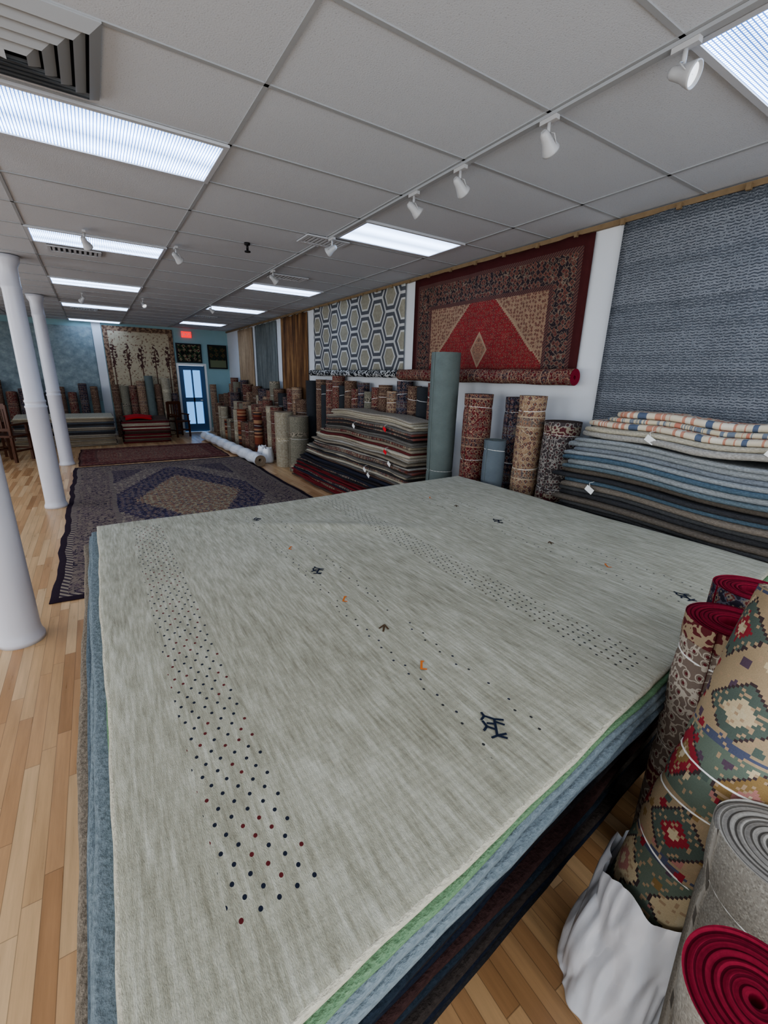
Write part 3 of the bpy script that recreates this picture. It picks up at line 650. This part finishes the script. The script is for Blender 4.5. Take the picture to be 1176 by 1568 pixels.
# plastic wrap material
g=G('crumpled_plastic_wrap'); x,y_,z_=g.coord('Object'); nn=g.noise(g.vec(x,y_,z_*.5),9,3.0,.5); rg=(nn-.5).abs(); m_plas=g.out(g.mix(rg*3,(236,237,240),(214,217,222)),.22,rg,.35,.03,.6)
def bag(name,c,r,h,seed=0,n=48,m=24,top=.75):
    mb=MB()
    for j in range(m+1):
        f=j/m
        for i in range(n):
            a=2*math.pi*i/n; p=Vector((math.cos(a),math.sin(a),f*h*2))
            q=r*(1.02-(1-top)*f**2)*(1+.2*(abs(mnoise.noise(p*1.8+Vector((seed,0,0))))-.15)+.15*(.2-abs(mnoise.noise(Vector((p.x*3,p.y*3,p.z*2.2+seed)))))+.02*math.sin(7*a+f*5))
            if j==0: q*=.9
            mb.v.append((c[0]+q*math.cos(a)+c[2]*f,c[1]+q*math.sin(a)+c[3]*f,.002+f*h+ (.05*mnoise.noise(p*3) if j else 0)*f))
    for j in range(m):
        for i in range(n):
            k=(i+1)%n; mb.face((j*n+i,j*n+k,(j+1)*n+k,(j+1)*n+i),m_plas,None,True)
    mb.face(list(range(n))[::-1],m_plas)
    return mb.build(name)
for (y,r) in ((9.3,.17),(9.65,.15)): bag('plastic_wrap_bag',(2.98,y,0,0),r*.75,.32,y,24,10)
R('plastic_wrapped_roll',(2.7,8.9,.135),(2.5,13.4,.13),.12,m_plas,EM['tan'],nz=40,lump=.012)
# ---- foreground rolls
R('rolled_rug',(1.62,.41,.002),(1.62,.415,1.12),.13,RM['taupe'],EM['red'],n=72,nz=20,nr=48,ties=(.55,.88),th=.016,hole=.3)
R('rolled_rug',(1.9,.45,.002),(1.91,.46,1.14),.125,RM['navy'],EM['red'],n=64,nz=14,nr=40,ties=(.8,),th=.016,hole=.3)
R('kilim_roll',(1.125,.335,.012),(1.48,.23,1.31),.128,RM['kilim'],EM['tan'],n=72,nz=40,nr=30,ties=(.40,.53,.62),lump=.003,wob=.03)
bag('plastic_wrap_bag',(1.12,.335,.11,-.03),.145,.42,3.3,140,80,.99)
R('rolled_rug',(1.07,.03,.002),(1.15,.085,.86),.14,RM['tweed'],EM['grey'],n=80,nz=20,nr=50,ties=(.82,),th=.02,hole=.1)
R('rolled_rug',(.80,-.04,.002),(.742,.03,.92),.1,RM['tweed'],EM['red'],n=72,nz=20,nr=40,ties=(.8,),th=.016,hole=.08)
# ---------------------------------------------------------------- far end furniture
mb,_=fstack(-1.75,.3,13.2,14.3,.72,(.035,.05),.05,.05,seed=21,over=lambda f,k,rr:rr.choice(FC[:4]+PC[:2]+[FC[9]])); mb.build('folded_rug_stack')
mb,zt=fstack(.45,1.6,13.4,14.3,.60,(.035,.05),.05,.05,seed=22,over=lambda f,k,rr:rr.choice([FC[4],PC[0],FC[8],FC[2]]))
m_rr=plain('red_cloth',(176,30,34),.9); slab(mb,[(.55,13.38),(1.2,13.38),(1.2,14.2),(.55,14.2)],zt+.02,.05,m_rr,m_rr,12,12,77,.05,lambda x,y:.02*math.sin(x*9)+.02*math.sin(y*6)); mb.build('folded_rug_stack')
for i in range(8):
    r=random.uniform(.09,.13); x=.5+i*.22; R('rolled_rug',(x,14.95,.002),(x,15.12,random.uniform(1.15,1.75)),r-.01,RM[['brown','olive','red','tan','grey','brown','cream','navy'][i]],EM['tan'],n=20)
for i in range(14):
    r=random.uniform(.1,.13); x=-3.4+i*.26; R('rolled_rug',(x,14.85,.002),(x,15.1,random.uniform(1.15,1.6)),r-.008,RM[['brown','red','navy','brown','black'][i%5]],EM['tan'],n=20)
for i,x in enumerate((3.2,3.45,3.3)): R('rolled_rug',(x,[15.1,15.15,14.85][i],.002),(x,15.15 if i<2 else 14.88,1.5-.3*i),.1,RM[['tan','brown','red'][i]],EM['tan'],n=20)
def chair(name,x,y,rot,s=1.0):
    M=Matrix.Translation((x,y,0))@Matrix.Rotation(rot,4,'Z')@Matrix.Scale(s,4); mb=MB()
    for a,b in ((-.2,-.2),(.2,-.2)): mb.box(a-.02,a+.02,b-.02,b+.02,.002,.45,m_wood,M)
    for a in (-.2,.2):
        mb.box(a-.02,a+.02,.18,.22,.002,1.0,m_wood,M); mb.box(a-.025,a+.025,-.22,.2,.64,.67,m_wood,M); mb.box(a-.018,a+.018,-.2,-.165,.45,.64,m_wood,M)
        mb.box(a-.012,a+.012,-.2,.2,.18,.21,m_wood,M)
    mb.box(-.23,.23,-.23,.22,.44,.475,m_wood,M); mb.box(-.2,.2,.185,.215,.93,1.02,m_wood,M); mb.box(-.2,.2,.185,.215,.55,.6,m_wood,M)
    for k in range(5): mb.box(-.15+k*.075-.012,-.15+k*.075+.012,.19,.21,.6,.93,m_wood,M)
    mb.box(-.2,.2,-.21,-.19,.2,.23,m_wood,M)
    return mb.build(name)
chair('wooden_armchair',-1.62,11.7,2.6,1.15); chair('wooden_armchair',1.98,14.4,.4,1.0); chair('wooden_armchair',-2.5,10.6,2.2,1.1); chair('wooden_armchair',-1.95,12.0,1.9,1.1)
mb=MB(); mb.box(-3.1,-2.0,12.5,13.05,.72,.76,m_wood); mb.box(-3.0,-2.1,12.58,12.97,.62,.72,m_wood)
for a in (-3.05,-2.12):
    for b in (12.55,12.93): mb.box(a,a+.07,b,b+.07,.002,.72,m_wood)
mb.build('dark_wood_table')
# ---------------------------------------------------------------- world & camera
w=bpy.data.worlds.new('World'); SC.world=w; w.use_nodes=True; bg=w.node_tree.nodes['Background']; bg.inputs[0].default_value=(.72,.85,1,1); bg.inputs[1].default_value=1.5
cam=bpy.data.cameras.new('Camera'); co=bpy.data.objects.new('Camera',cam); SC.collection.objects.link(co)
cam.sensor_fit='VERTICAL'; cam.sensor_height=36; cam.sensor_width=27; cam.lens=665/1568*36; cam.clip_start=.02
X=Vector((0.8419,0.1401,-0.5211));Y=Vector((-0.539,0.2613,-0.8007)); Zv=X.cross(Y).normalized(); X.normalize(); Y=Zv.cross(X)
co.matrix_world=Matrix(((X.x,X.y,X.z,0),(Y.x,Y.y,Y.z,0),(Zv.x,Zv.y,Zv.z,1.84),(0,0,0,1)))
SC.camera=co
